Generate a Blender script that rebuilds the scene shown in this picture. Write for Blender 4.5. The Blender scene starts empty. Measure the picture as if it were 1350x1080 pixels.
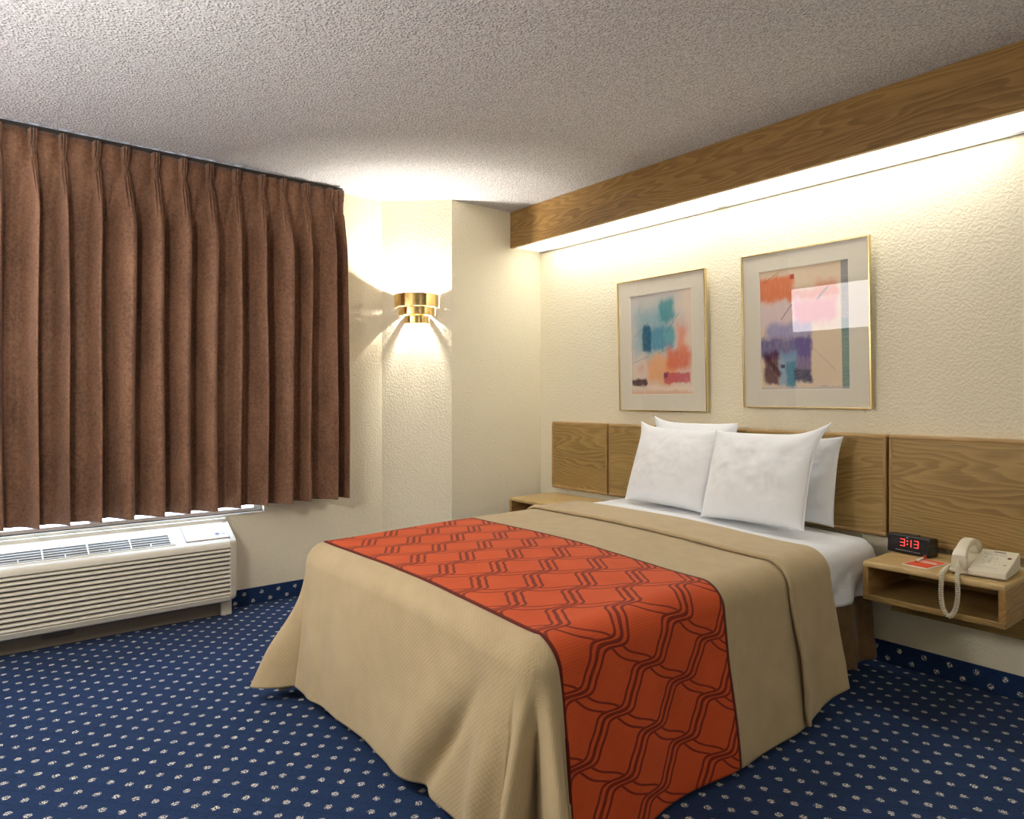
import bpy, bmesh, math, random
from mathutils import Vector, Matrix, noise, Euler
random.seed(7)
S = bpy.context.scene
COL = S.collection
PI = math.pi
CAM_H = 1.165
CEIL = 2.425
XW = -3.95          # window wall
YH = 3.19           # headboard wall
XJ = -3.645         # projecting corner wall
YF, XR = -.80, 2.4  # wall behind the camera, wall on the right

# ------------------------------------------------------------------ node helpers
class G:
    def __init__(s, name):
        s.mat = bpy.data.materials.new(name); s.mat.use_nodes = True
        s.nt = s.mat.node_tree; s.nt.nodes.clear()
        s.out = s.nt.nodes.new('ShaderNodeOutputMaterial')
    def n(s, t, **kw):
        nd = s.nt.nodes.new(t)
        for k, v in kw.items(): setattr(nd, k, v)
        return nd
    def put(s, sock, v):
        if hasattr(v, 'links') or hasattr(v, 'is_linked'): s.nt.links.new(v, sock)
        else: sock.default_value = v
    def m(s, op, a, b=0.0, c=0.0, clamp=False):
        nd = s.n('ShaderNodeMath', operation=op, use_clamp=clamp)
        s.put(nd.inputs[0], a); s.put(nd.inputs[1], b); s.put(nd.inputs[2], c)
        return nd.outputs[0]
    def add(s, a, b): return s.m('ADD', a, b)
    def sub(s, a, b): return s.m('SUBTRACT', a, b)
    def mul(s, a, b): return s.m('MULTIPLY', a, b)
    def ss(s, lo, hi, v):
        nd = s.n('ShaderNodeMapRange', interpolation_type='SMOOTHSTEP')
        s.put(nd.inputs['Value'], v); s.put(nd.inputs['From Min'], lo); s.put(nd.inputs['From Max'], hi)
        nd.inputs['To Min'].default_value = 0; nd.inputs['To Max'].default_value = 1
        return nd.outputs[0]
    def lerp(s, lo, hi, v):
        nd = s.n('ShaderNodeMapRange')
        s.put(nd.inputs['Value'], v); nd.inputs['To Min'].default_value = lo; nd.inputs['To Max'].default_value = hi
        return nd.outputs[0]
    def coord(s, which='Object'):
        return s.n('ShaderNodeTexCoord').outputs[which]
    def world(s): return s.n('ShaderNodeNewGeometry').outputs['Position']
    def xyz(s, v):
        nd = s.n('ShaderNodeSeparateXYZ'); s.put(nd.inputs[0], v); return nd.outputs
    def vec(s, x, y, z):
        nd = s.n('ShaderNodeCombineXYZ')
        for i, q in enumerate((x, y, z)): s.put(nd.inputs[i], q)
        return nd.outputs[0]
    def scale(s, v, sx, sy, sz):
        nd = s.n('ShaderNodeMapping'); s.put(nd.inputs['Vector'], v); nd.inputs['Scale'].default_value = (sx, sy, sz)
        return nd.outputs[0]
    def noise(s, v, sc, detail=2.0, rough=.5, dist=0.0):
        nd = s.n('ShaderNodeTexNoise'); s.put(nd.inputs['Vector'], v)
        nd.inputs['Scale'].default_value = sc; nd.inputs['Detail'].default_value = detail
        nd.inputs['Roughness'].default_value = rough; nd.inputs['Distortion'].default_value = dist
        return nd.outputs['Fac']
    def voro(s, v, sc, feature='F1'):
        nd = s.n('ShaderNodeTexVoronoi', feature=feature); s.put(nd.inputs['Vector'], v); nd.inputs['Scale'].default_value = sc
        return nd.outputs['Distance']
    def mix(s, f, a, b):
        nd = s.n('ShaderNodeMix', data_type='RGBA'); s.put(nd.inputs[0], f)
        s.put(nd.inputs[6], a if not isinstance(a, tuple) else (*a[:3], 1)); s.put(nd.inputs[7], b if not isinstance(b, tuple) else (*b[:3], 1))
        return nd.outputs[2]
    def bump(s, h, strength=.3, dist=.01):
        nd = s.n('ShaderNodeBump'); s.put(nd.inputs['Height'], h); nd.inputs['Strength'].default_value = strength
        nd.inputs['Distance'].default_value = dist
        return nd.outputs[0]
    def bsdf(s, color, rough=.5, normal=None, metal=0.0, sheen=0.0, spec=.5, emit=None, estr=0.0, coat=0.0):
        nd = s.n('ShaderNodeBsdfPrincipled')
        s.put(nd.inputs['Base Color'], color if not isinstance(color, tuple) else (*color[:3], 1))
        s.put(nd.inputs['Roughness'], rough); nd.inputs['Metallic'].default_value = metal
        nd.inputs['Specular IOR Level'].default_value = spec
        nd.inputs['Sheen Weight'].default_value = sheen; nd.inputs['Coat Weight'].default_value = coat
        if normal is not None: s.put(nd.inputs['Normal'], normal)
        if emit is not None:
            s.put(nd.inputs['Emission Color'], emit if not isinstance(emit, tuple) else (*emit[:3], 1))
            s.put(nd.inputs['Emission Strength'], estr)
        s.nt.links.new(nd.outputs[0], s.out.inputs[0])
        return s.mat

def srgb(r, g, b):
    f = lambda c: ((c/255+.055)/1.055)**2.4 if c > 10.3 else c/255/12.92
    return (f(r), f(g), f(b))

def plain(name, c, rough=.5, metal=0.0, nscale=60, bump=.05, vary=.06, **kw):
    g = G(name); o = g.coord()
    n = g.noise(o, nscale, 3)
    col = g.mix(n, tuple(x*(1-vary) for x in c), tuple(min(1, x*(1+vary)) for x in c))
    return g.bsdf(col, rough, g.bump(n, bump, .002), metal, **kw)

def m_wall(name, col):
    g = G(name); p = g.world()
    a = g.noise(p, 85, 2.5, .5, .3); b = g.noise(p, 190, 2)
    h = g.add(g.ss(.36, .66, a), g.mul(b, .5))
    c = g.mix(g.noise(p, 1.5, 2), tuple(x*.97 for x in col), col)
    return g.bsdf(c, .75, g.bump(h, .42, .0032), spec=.2)

def m_ceiling():
    g = G('popcorn_ceiling_paint'); p = g.world()
    v = g.voro(p, 85); n = g.noise(p, 130, 3, .65); n2 = g.noise(p, 45, 2)
    h = g.add(g.mul(g.ss(.55, .1, v), .7), g.add(g.mul(n, .8), g.mul(n2, .5)))
    c = g.mix(g.ss(.30, .62, n), srgb(176, 176, 180), srgb(226, 226, 228))
    return g.bsdf(c, .9, g.bump(h, .8, .008), spec=.1)

def m_carpet(name, plane):
    g = G(name); X, Y, Z = g.xyz(g.world())
    a, b = {'xy': (X, Y), 'xz': (X, Z), 'yz': (Y, Z), 'dz': (g.mul(g.add(X, Y), .7071), Z)}[plane]
    pw = g.world()
    jx = g.mul(g.sub(g.noise(pw, 160, 1), .5), .012); jy = g.mul(g.sub(g.noise(g.scale(pw, 1.1, .9, 1.3), 190, 1), .5), .012)
    masks = []; px, py = .097, .084
    for ox, oy in ((.034, .024), (.034+.0485, .024+.042)):
        u = g.sub(g.mul(g.m('FRACT', g.mul(g.sub(a, ox), 1/px)), px), px/2)
        v = g.sub(g.mul(g.m('FRACT', g.mul(g.sub(b, oy), 1/py)), py), py/2)
        d = g.m('SQRT', g.add(g.m('POWER', g.add(u, jx), 2.0), g.m('POWER', g.add(v, jy), 2.0)))
        masks.append(g.ss(.0122, .0088, d))
    spot = g.m('MAXIMUM', masks[0], masks[1])
    tuft = g.noise(pw, 240, 2)
    spot = g.mul(spot, g.ss(.47, .53, tuft))
    # faint darker trellis between the flecks
    e1 = g.m('ABSOLUTE', g.sub(g.m('FRACT', g.add(g.mul(a, 10.31), g.mul(b, 11.9))), .5))
    e2 = g.m('ABSOLUTE', g.sub(g.m('FRACT', g.sub(g.mul(a, 10.31), g.mul(b, 11.9))), .5))
    tre = g.ss(.07, .0, g.m('MINIMUM', e1, e2))
    base = g.mix(g.noise(pw, 260, 3, .7), (.008, .023, .072), (.025, .064, .178))
    base = g.mix(g.mul(tre, .45), base, (.008, .02, .062))
    base = g.mix(g.mul(g.noise(pw, 2.2, 2), .4), base, (.013, .034, .105))
    col = g.mix(spot, base, (.92, .88, .80))
    return g.bsdf(col, .95, g.bump(g.add(tuft, g.noise(pw, 120, 2)), .6, .006), spec=.1, sheen=.05)

def m_wood(name, axis='x', dark=(.150, .084, .024), light=(.41, .27, .095), ring=40.0, sheen=.38, seed=0.0):
    """Oak veneer, grain along one axis, drawn by rings cut at a shallow angle."""
    g = G(name); X, Y, Z = g.xyz(g.coord())
    L, a, b = {'x': (X, Y, Z), 'y': (Y, X, Z), 'z': (Z, X, Y)}[axis]
    ab = g.add(a, b)
    L = g.add(L, seed)
    warp = g.noise(g.vec(g.mul(L, 1.05), g.mul(a, 6.0), g.mul(b, 6.0)), 1.0, 2.5, .5)
    warp2 = g.noise(g.vec(g.mul(L, 4.0), g.mul(a, 22), g.mul(b, 22)), 1.0, 2)
    r = g.add(g.mul(ab, ring), g.add(g.mul(warp, 17.0), g.mul(warp2, 1.2)))
    saw = g.m('FRACT', r)
    ringv = g.mul(g.ss(0, .75, saw), g.ss(1.0, .88, saw))
    fine = g.noise(g.vec(g.mul(L, 9), g.mul(a, 320), g.mul(b, 320)), 1.0, 3, .6)
    broad = g.noise(g.vec(g.mul(L, .8), g.mul(a, 5), g.mul(b, 5)), 1.0, 2)
    f = g.add(g.mul(ringv, .24), g.add(g.mul(fine, .66), g.mul(g.sub(broad, .5), .50)))
    f = g.ss(1.0, .10, f)
    col = g.mix(f, dark, light)
    return g.bsdf(col, sheen, g.bump(fine, .08, .002), spec=.35)

def m_weave(name, c1, c2, scale=420, sheen=.15, rough=.8, mott=14, bump=.25):
    g = G(name); uv = g.coord('UV'); u, v, _ = g.xyz(uv)
    w = g.m('SINE', g.mul(g.add(u, v), scale)); w2 = g.m('SINE', g.mul(g.sub(u, v), scale))
    h = g.mul(g.add(w, w2), .5)
    n = g.noise(g.coord(), mott, 3)
    col = g.mix(g.add(g.mul(n, .8), g.mul(h, .10)), c1, c2)
    return g.bsdf(col, rough, g.bump(h, bump, .0015), sheen=sheen, spec=.2)

def m_runner():
    g = G('orange_red_scroll_weave'); u, v, _ = g.xyz(g.coord('UV'))
    P, Q = .0875, .148
    a = g.mul(g.add(g.mul(u, -1/P), g.mul(v, 1/Q)), .5)
    b = g.mul(g.add(g.mul(u, -1/P), g.mul(v, -1/Q)), .5)
    x = g.mul(a, 2*PI)
    b1 = g.sub(b, g.mul(g.m('SINE', g.sub(x, g.mul(g.m('SINE', x), .58))), .140))
    f = g.m('FRACT', a)
    wide = g.add(1.0, g.mul(g.mul(g.ss(.30, .44, f), g.ss(.70, .56, f)), .55))
    a1 = g.add(a, g.mul(g.m('SINE', g.add(g.mul(b, 2*PI), 1.0)), .035))
    ms = []
    for off, wd in ((-.135, .026), (0, .036), (.135, .026)):
        d = g.m('DIVIDE', g.m('ABSOLUTE', g.sub(g.m('FRACT', g.add(b1, off)), .5)), wide)
        ms.append(g.ss(wd+.006, wd-.006, d))
    away = g.ss(.15, .19, g.m('ABSOLUTE', g.sub(g.m('FRACT', b1), .5)))
    for off in (-.080, .080):
        ms.append(g.mul(away, g.ss(.024, .015, g.m('ABSOLUTE', g.sub(g.m('FRACT', g.add(a1, off)), .5)))))
    k = ms[0]
    for q in ms[1:]: k = g.m('MAXIMUM', k, q)
    edge = g.m('MAXIMUM', g.ss(RUN0+.014, RUN0+.011, v), g.ss(RUN1-.014, RUN1-.011, v))
    w = g.m('SINE', g.mul(u, 900)); n = g.noise(g.coord(), 9, 3)
    red = g.mix(g.add(g.mul(n, .7), g.mul(w, .12)), (.60, .078, .018), (.80, .135, .034))
    col = g.mix(g.mul(k, .92), red, (.20, .020, .010))
    col = g.mix(edge, col, (.13, .016, .010))
    return g.bsdf(col, .75, g.bump(w, .15, .001), sheen=.05, spec=.2)

def m_curtain():
    g = G('brown_crushed_velvet'); o = g.coord(); X, Y, Z = g.xyz(o)
    n = g.noise(o, 70, 4, .7); n2 = g.noise(g.scale(o, 1, 1, .35), 9, 3); n3 = g.noise(o, 260, 2)
    f = g.add(g.mul(n, .55), g.add(g.mul(n2, .35), g.mul(n3, .25)))
    col = g.mix(g.ss(.30, .85, f), (.085, .036, .018), (.36, .185, .105))
    return g.bsdf(col, .62, g.bump(n, .22, .004), sheen=.2, spec=.3)

def m_linen():
    g = G('white_cotton'); o = g.coord()
    X, Y, Z = g.xyz(o)
    d1 = g.vec(g.mul(g.add(X, g.mul(Z, .8)), 5), g.mul(Y, 8), g.mul(g.sub(Z, g.mul(X, .5)), 17))
    n = g.noise(d1, 1.0, 2.5, .5, .5); f = g.noise(o, 300, 2)
    h = g.add(g.mul(n, 1.0), g.mul(f, .02))
    return g.bsdf(g.mix(n, (.84, .86, .89), (.87, .885, .91)), .85, g.bump(h, .30, .012), sheen=.1, spec=.2)

def m_emit(name, col, strength):
    g = G(name); e = g.n('ShaderNodeEmission'); e.inputs[0].default_value = (*col, 1); e.inputs[1].default_value = strength
    g.nt.links.new(e.outputs[0], g.out.inputs[0]); return g.mat

def m_lens(strength):
    """Prismatic acrylic lens glowing over two fluorescent tubes."""
    g = G('prismatic_fluorescent_lens'); X, Y, Z = g.xyz(g.world())
    t1 = g.mul(g.ss(-3.60, -3.38, X), g.ss(-2.14, -2.26, X)); t2 = g.mul(g.ss(-2.20, -2.08, X), g.ss(-.80, -.93, X))
    t = g.add(g.mul(g.m('MAXIMUM', t1, t2), .86), .14)
    t = g.mul(t, g.add(.93, g.mul(g.m('SINE', g.mul(X, 620)), .07)))
    return g.bsdf((.85, .85, .83), .4, emit=(1.0, .975, .91), estr=g.mul(t, strength))

def m_glass(name, boost=1.9):
    g = G(name)
    tr = g.n('ShaderNodeBsdfTransparent'); gl = g.n('ShaderNodeBsdfGlossy'); gl.inputs['Roughness'].default_value = 0.0
    fr = g.n('ShaderNodeFresnel'); fr.inputs['IOR'].default_value = 1.5
    mx = g.n('ShaderNodeMixShader'); g.put(mx.inputs[0], g.m('MINIMUM', g.mul(fr.outputs[0], boost), .10))
    g.nt.links.new(tr.outputs[0], mx.inputs[1]); g.nt.links.new(gl.outputs[0], mx.inputs[2])
    g.nt.links.new(mx.outputs[0], g.out.inputs[0]); return g.mat

def m_art(name, bg, patches, strokes=()):
    """Soft pastel blocks; u to the right, v downwards, both 0..1 (UV)."""
    g = G(name); uv = g.coord('UV'); u, v, _ = g.xyz(uv)
    w1 = g.sub(g.noise(uv, 5.5, 6, .68), .5); w2 = g.sub(g.noise(g.scale(uv, 1.2, .8, 1), 6.5, 6, .68), .5)
    scr = g.noise(g.scale(uv, 60, 9, 1), 1.0, 3, .7); scr2 = g.noise(g.scale(uv, 14, 70, 1), 1.0, 3, .6)
    col = g.mix(g.noise(uv, 4, 3), tuple(srgb(*bg)), tuple(srgb(*[min(255, c+14) for c in bg])))
    for (x0, x1, y0, y1, c, soft, op) in patches:
        amp = .075+soft*2.2 if soft > .009 else soft
        uu = g.add(u, g.mul(w1, amp)); vv = g.add(v, g.mul(w2, amp))
        mk = g.mul(g.mul(g.ss(x0-soft, x0+soft, uu), g.ss(x1+soft, x1-soft, uu)), g.mul(g.ss(y0-soft, y0+soft, vv), g.ss(y1+soft, y1-soft, vv)))
        tex = g.ss(.15, .60, scr if soft > .02 else scr2)
        mk = g.mul(mk, g.add(op*.66, g.mul(tex, op*.34)))
        col = g.mix(mk, col, tuple(srgb(*c)))
    for (x0, y0, x1, y1, wd, c, op) in strokes:
        dx, dy = x1-x0, y1-y0; L = math.hypot(dx, dy); ux, uy = dx/L, dy/L
        s = g.add(g.mul(g.sub(u, x0), ux), g.mul(g.sub(v, y0), uy))
        d = g.m('ABSOLUTE', g.add(g.mul(g.sub(u, x0), -uy), g.mul(g.sub(v, y0), ux)))
        mk = g.mul(g.ss(wd, wd*.5, g.add(d, g.mul(w1, wd))), g.mul(g.ss(-.01, .01, s), g.ss(L+.01, L-.01, s)))
        col = g.mix(g.mul(mk, g.add(op*.4, g.mul(scr, op*.6))), col, tuple(srgb(*c)))
    return g.bsdf(col, .8, spec=.2)

# ------------------------------------------------------------------ mesh helpers
def bmn(): return bmesh.new()

def box(bm, x0, x1, y0, y1, z0, z1):
    vs = [bm.verts.new((x, y, z)) for z in (z0, z1) for y in (y0, y1) for x in (x0, x1)]
    for f in ((0, 2, 3, 1), (4, 5, 7, 6), (0, 1, 5, 4), (2, 6, 7, 3), (0, 4, 6, 2), (1, 3, 7, 5)):
        bm.faces.new([vs[i] for i in f])
    return bm

def prism(bm, pts, axis, a0, a1):
    """Extrude a 2-D outline along an axis: 'x' (pts y,z), 'y' (pts x,z) or 'z' (pts x,y)."""
    def P(p, a): return {'x': (a, p[0], p[1]), 'y': (p[0], a, p[1]), 'z': (p[0], p[1], a)}[axis]
    A = [bm.verts.new(P(p, a0)) for p in pts]; B = [bm.verts.new(P(p, a1)) for p in pts]
    n = len(pts)
    bm.faces.new(A); bm.faces.new(B[::-1])
    for i in range(n): bm.faces.new([A[i], B[i], B[(i+1) % n], A[(i+1) % n]])
    bmesh.ops.recalc_face_normals(bm, faces=bm.faces[:])
    return bm

def tube(bm, pts, r, seg=10, cap=True):
    pts = [Vector(p) for p in pts]; rings = []
    up = Vector((0, 0, 1))
    for i, p in enumerate(pts):
        d = (pts[min(i+1, len(pts)-1)]-pts[max(i-1, 0)]).normalized()
        a = d.cross(up)
        if a.length < .05: a = d.cross(Vector((1, 0, 0)))
        a.normalize(); b = a.cross(d).normalized()
        rr = r[i] if isinstance(r, (list, tuple)) else r
        rings.append([bm.verts.new(p+(a*math.cos(2*PI*k/seg)+b*math.sin(2*PI*k/seg))*rr) for k in range(seg)])
    for i in range(len(rings)-1):
        for k in range(seg):
            bm.faces.new([rings[i][k], rings[i][(k+1) % seg], rings[i+1][(k+1) % seg], rings[i+1][k]])
    if cap: bm.faces.new(rings[0][::-1]); bm.faces.new(rings[-1])
    bmesh.ops.recalc_face_normals(bm, faces=bm.faces[:])
    return bm

def grid(bm, nu, nv, f, uvf=None):
    """Grid from f(i, j) -> point; uvf gives UV."""
    V = [[bm.verts.new(f(i, j)) for j in range(nv)] for i in range(nu)]
    lay = bm.loops.layers.uv.verify() if uvf else None
    for i in range(nu-1):
        for j in range(nv-1):
            idx = ((i, j), (i+1, j), (i+1, j+1), (i, j+1))
            fc = bm.faces.new([V[a][b] for a, b in idx])
            if uvf:
                for lp, (a, b) in zip(fc.loops, idx): lp[lay].uv = uvf(a, b)
    return V

def pmat(p): return Matrix.LocRotScale(p.location, p.rotation_euler, p.scale)

def obj(name, bm, mat, parent=None, world=True, bevel=0, seg=3, smooth=None, solid=0, sub=0, offset=0.0, label=None):
    me = bpy.data.meshes.new(name)
    if world and parent is not None:
        M = pmat(parent)
        if parent.parent is not None: M = pmat(parent.parent) @ M
        bmesh.ops.transform(bm, matrix=M.inverted(), verts=bm.verts[:])
    bm.to_mesh(me); bm.free()
    for m in (mat if isinstance(mat, (list, tuple)) else [mat]): me.materials.append(m)
    o = bpy.data.objects.new(name, me); COL.objects.link(o)
    if parent is not None: o.parent = parent
    if smooth is None: smooth = bevel > 0 or sub > 0 or solid > 0
    if smooth:
        for p in me.polygons: p.use_smooth = True
    if solid:
        md = o.modifiers.new('solid', 'SOLIDIFY'); md.thickness = solid; md.offset = offset
    if bevel:
        md = o.modifiers.new('bevel', 'BEVEL'); md.width = bevel; md.segments = seg; md.limit_method = 'ANGLE'; md.angle_limit = math.radians(40)
        o.modifiers.new('wn', 'WEIGHTED_NORMAL').keep_sharp = False
    if sub:
        md = o.modifiers.new('sub', 'SUBSURF'); md.levels = sub; md.render_levels = sub
    if label: o['label'] = label
    return o

def tag(o, label, cat, group=None):
    o['label'] = label; o['category'] = cat
    if group: o['group'] = group
    return o

def thing(name, label, cat, loc=(0, 0, 0), rot=(0, 0, 0), group=None):
    o = bpy.data.objects.new(name, None); COL.objects.link(o); o.empty_display_size = .05
    o.location = loc; o.rotation_euler = rot
    return tag(o, label, cat, group)

def struct(name, bm, mat, parent=None, **kw):
    o = obj(name, bm, mat, parent, **kw)
    if parent is None: o['kind'] = 'structure'
    return o

def text_bm(txt, size, depth):
    cu = bpy.data.curves.new('lettering', 'FONT'); cu.body = txt; cu.size = size; cu.extrude = depth; cu.align_x = 'CENTER'; cu.align_y = 'CENTER'
    to = bpy.data.objects.new('lettering', cu); COL.objects.link(to)
    dg = bpy.context.evaluated_depsgraph_get(); dg.update()
    me = bpy.data.meshes.new_from_object(to.evaluated_get(dg))
    bm = bmesh.new(); bm.from_mesh(me)
    bpy.data.objects.remove(to); bpy.data.curves.remove(cu); bpy.data.meshes.remove(me)
    return bm

def smooth01(a, b, x):
    t = max(0.0, min(1.0, (x-a)/(b-a))); return t*t*(3-2*t)
def gauss(x, w): return math.exp(-(x/w)**2)
def fbm(x, y, z=0.0, s=1.0): return noise.fractal(Vector((x*s, y*s, z*s)), 1.0, 2.0, 3)

# ------------------------------------------------------------------ materials
RUN0, RUN1 = 1.135, 1.865        # band on the cover, in cloth metres from the wall-side origin
WALL = m_wall('cream_knockdown_wall', srgb(238, 230, 205))
CEILM = m_ceiling()
CARPET = m_carpet('navy_fleck_carpet', 'xy')
OAK = m_wood('oak_veneer')
OAK_V = m_wood('oak_valance_veneer', ring=34, dark=(.130, .066, .018), light=(.36, .215, .072), seed=3.1)
OAK_B = m_wood('oak_panel_veneer', ring=42, dark=(.175, .100, .029), light=(.47, .315, .115), seed=7.7)
OAK_T = m_wood('oak_edge_banding', dark=(.33, .19, .065), light=(.55, .37, .16), ring=8, seed=1.3)
OAK_Z = m_wood('oak_edge_banding_upright', 'z', dark=(.28, .15, .05), light=(.48, .30, .12), ring=8, seed=2.2)
OAK_Y = m_wood('oak_side_veneer', 'y', dark=(.20, .10, .03), light=(.46, .28, .10), ring=14, seed=4.4)
OAK_L = m_wood('oak_light_veneer', dark=(.40, .26, .095), light=(.66, .48, .22), ring=9, seed=5.5)
TAN = m_weave('tan_pique_weave', (.46, .355, .205), (.62, .49, .30))
SKIRT = m_weave('brown_taffeta', (.12, .066, .026), (.33, .19, .080), scale=300, mott=20, rough=.45)
RUNNER = m_runner()
CURT = m_curtain()
LINEN = m_linen()
GOLD = plain('polished_brass', (.86, .62, .27), .12, 1.0, bump=.0, vary=.03)
GOLDF = plain('pale_gold_frame', (.72, .58, .30), .25, 1.0, bump=.02)
MAT_BOARD = plain('ivory_mat_board', srgb(226, 221, 206), .85, nscale=300, bump=.04, vary=.02)
BEVELW = plain('mat_core_white', srgb(245, 243, 236), .8)
ACW = plain('warm_white_plastic', srgb(226, 220, 204), .45, nscale=200, bump=.02, vary=.015)
ACD = plain('dark_grey_vent', (.11, .095, .08), .6)
ACB = plain('taupe_plastic_base', (.20, .17, .135), .6)
LOGOG = plain('grey_print', (.13, .10, .12), .5)
PHONE = plain('ivory_phone_plastic', srgb(226, 218, 196), .42, nscale=250, bump=.02, vary=.015)
PHONE_K = plain('pale_key_plastic', srgb(236, 232, 218), .4)
PHONE_G = plain('grey_print_ink', srgb(120, 116, 108), .6)
BLACK = plain('black_plastic', (.010, .010, .011), .22, nscale=250, bump=.02)
DISP = plain('dark_display_window', (.012, .004, .005), .06, bump=0)
REDLED = m_emit('red_led', (1.0, .045, .035), 2.6)
WHITEP = plain('white_print', srgb(240, 236, 228), .6)
GREYP = plain('pale_grey_print', srgb(190, 190, 190), .6)
CARDR = plain('orange_red_card', srgb(226, 84, 44), .6)
PENR = plain('red_pen_plastic', srgb(205, 60, 38), .3)
REDLAMP = plain('dark_red_lamp', (.12, .012, .010), .3)
RAILM = plain('dark_bronze_rail', (.035, .025, .018), .5)
WFRAME = plain('white_window_frame', srgb(225, 226, 224), .4)
GLASS = m_glass('picture_glass')
WGLASS = m_glass('window_glass', 1.0)
LENS = m_lens(4.6)
BULB = m_emit('warm_bulb', (1.0, .86, .66), 30.0)
TRIMG = plain('grey_metal_trim', (.30, .29, .26), .4, .6)

# ------------------------------------------------------------------ room shell
struct('floor', box(bmn(), XW-.2, XR+.2, YF-.2, YH+.2, -.08, 0), CARPET)
struct('ceiling', box(bmn(), XW-.2, XR+.2, YF-.2, YH+.2, CEIL, CEIL+.08), CEILM)
WY0, WY1, WZ0, WZ1 = -.30, 1.36, .524, 2.26   # window opening
b = bmn()
box(b, XW-.12, XW, YF-.1, WY0, 0, CEIL); box(b, XW-.12, XW, WY1, YH+.1, 0, CEIL)
box(b, XW-.12, XW, WY0, WY1, 0, WZ0); box(b, XW-.12, XW, WY0, WY1, WZ1, CEIL)
struct('wall_left', b, WALL)
struct('wall_back', box(bmn(), XW, XR+.1, YH, YH+.1, 0, CEIL), WALL)
struct('wall_right', box(bmn(), XR, XR+.1, YF-.1, YH, 0, CEIL), WALL)
struct('wall_front', box(bmn(), XW, XR, YF-.1, YF, 0, CEIL), WALL)
CA, CB = (XW, 2.11), (XJ, 2.44)
struct('wall_corner', prism(bmn(), [CA, CB, (XJ, YH), (XW, YH)], 'z', 0, CEIL), WALL)
BH = .095
struct('baseboard_left', box(bmn(), XW, XW+.008, YF, CA[1], 0, BH), m_carpet('navy_carpet_base_left', 'yz'), bevel=.003, seg=2)
b = prism(bmn(), [(CA[0], CA[1]), (CA[0]+.006, CA[1]-.006), (CB[0]+.008, CB[1]-.006), (CB[0]+.008, YH), (CB[0], YH), CB], 'z', 0, BH)
struct('baseboard_corner', b, m_carpet('navy_carpet_base_corner', 'yz'))
struct('baseboard_back', box(bmn(), XJ, XR, YH-.008, YH, 0, BH), m_carpet('navy_carpet_base_back', 'xz'), bevel=.003, seg=2)

# window behind the curtain
struct('trim_1', box(bmn(), XW-.04, XW+.003, WY0-.02, WY1+.02, WZ0-.014, WZ0), ACW, bevel=.003)
b = bmn()
for (y0, y1, z0, z1) in ((WY0, WY1, WZ0, WZ0+.018), (WY0, WY1, WZ1-.045, WZ1), (WY0, WY0+.045, WZ0+.018, WZ1-.045), (WY1-.045, WY1, WZ0+.018, WZ1-.045), (.51, .56, WZ0+.018, WZ1-.045)):
    box(b, XW-.09, XW-.04, y0, y1, z0, z1)
win = struct('window_1', b, WFRAME, bevel=.003)
struct('window_pane', box(bmn(), XW-.070, XW-.064, WY0+.045, WY1-.045, WZ0+.018, WZ1-.045), WGLASS, win)

# ------------------------------------------------------------------ curtain
PLEATS = [-.56, -.42, -.28, -.135, .005, .138, .27, .385, .5246, .645, .781, .910, 1.041, 1.178, 1.318, 1.433, 1.566, 1.7155]
CX = -3.855
def curtain_point(s, z, zt, zb):
    """s counts pleats; the cloth bunches at every pleat and hangs in full folds below."""
    i = int(math.floor(s)); ph = s-i
    def py(k): return PLEATS[k] if k < len(PLEATS) else PLEATS[-1]+.075
    y = py(i)+(py(i+1)-py(i))*ph if i+1 <= len(PLEATS) else py(i)
    dn = zt-z
    k = smooth01(.09, .42, dn)
    dpl = min(ph, 1-ph)                        # distance to the nearest pleat, in pleats
    near = i if ph < .5 else i+1
    rid = PLEATS[min(near, len(PLEATS)-1)]
    r1 = noise.noise(Vector((near*3.17, 0.3, 1.7))); r2 = noise.noise(Vector((near*1.71, 4.2, .6))); r3 = noise.noise(Vector((near*2.3, dn*.9, 5.2)))
    # pleat head: a pinched triple finger that sticks out a little
    pinch = 1-.45*gauss(dn-.100, .03)
    wd = .125*pinch
    head = .036*smooth01(wd*1.25, wd*.72, dpl)*(1-.25*gauss(dn-.10, .03)) + .011*(math.cos(ph*2*PI*12/pinch) if dpl < wd else 0)*smooth01(wd, wd*.6, dpl)
    scallop = -.010*math.cos(ph*2*PI)-.006
    # body: rounded ridges with deep valleys
    c = .5+.5*math.cos(ph*2*PI)
    body = (.108+.026*r1)*(c**(2.0+.7*r2)) - .036
    body += .012*math.cos(ph*4*PI+r2*4)*(1-c)
    x = (head+scallop)*(1-k)+body*k
    # ridges lean sideways so that one flank hides behind the other
    sway = (.026+.016*r1)*math.sin(ph*2*PI)*k*(1 if ph < .5 else .9)
    lean = (.012*r2+.018*r3)*k*c
    y = y+sway*(.45 if r2 > .1 else -.35)+lean+(.034+.022*r1)*k*(c**1.3-.62)
    x += .006*fbm(y*3, z*2, 2.0)*k
    return Vector((CX+x, y, z))
NP_, NZ = 44, 80
NS = len(PLEATS)*NP_
Z0, Z1 = .572, CEIL-.022
def cf(i, j):
    q, r = divmod(i, NP_); s = q+(1-math.cos(PI*(r+.5)/NP_))/2
    t = j/(NZ-1); t = 1-(1-t)**1.35
    p = curtain_point(s, Z1+(Z0-Z1)*t, Z1, Z0)
    if j == NZ-1: p.z += .008*fbm(s*.9, 3.1)
    return p
b = bmn(); grid(b, NS, NZ, cf)
ct = obj('window_curtain', b, CURT, solid=.004)
tag(ct, 'long brown velvet curtain in pinch pleats covering the window', 'curtain')
b = box(bmn(), CX-.030, CX-.004, -.60, 1.80, CEIL-.020, CEIL-.001)
cr = obj('curtain_rail', b, RAILM, bevel=.003)
tag(cr, 'thin dark curtain rail along the ceiling above the brown curtain', 'curtain rail')

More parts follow.
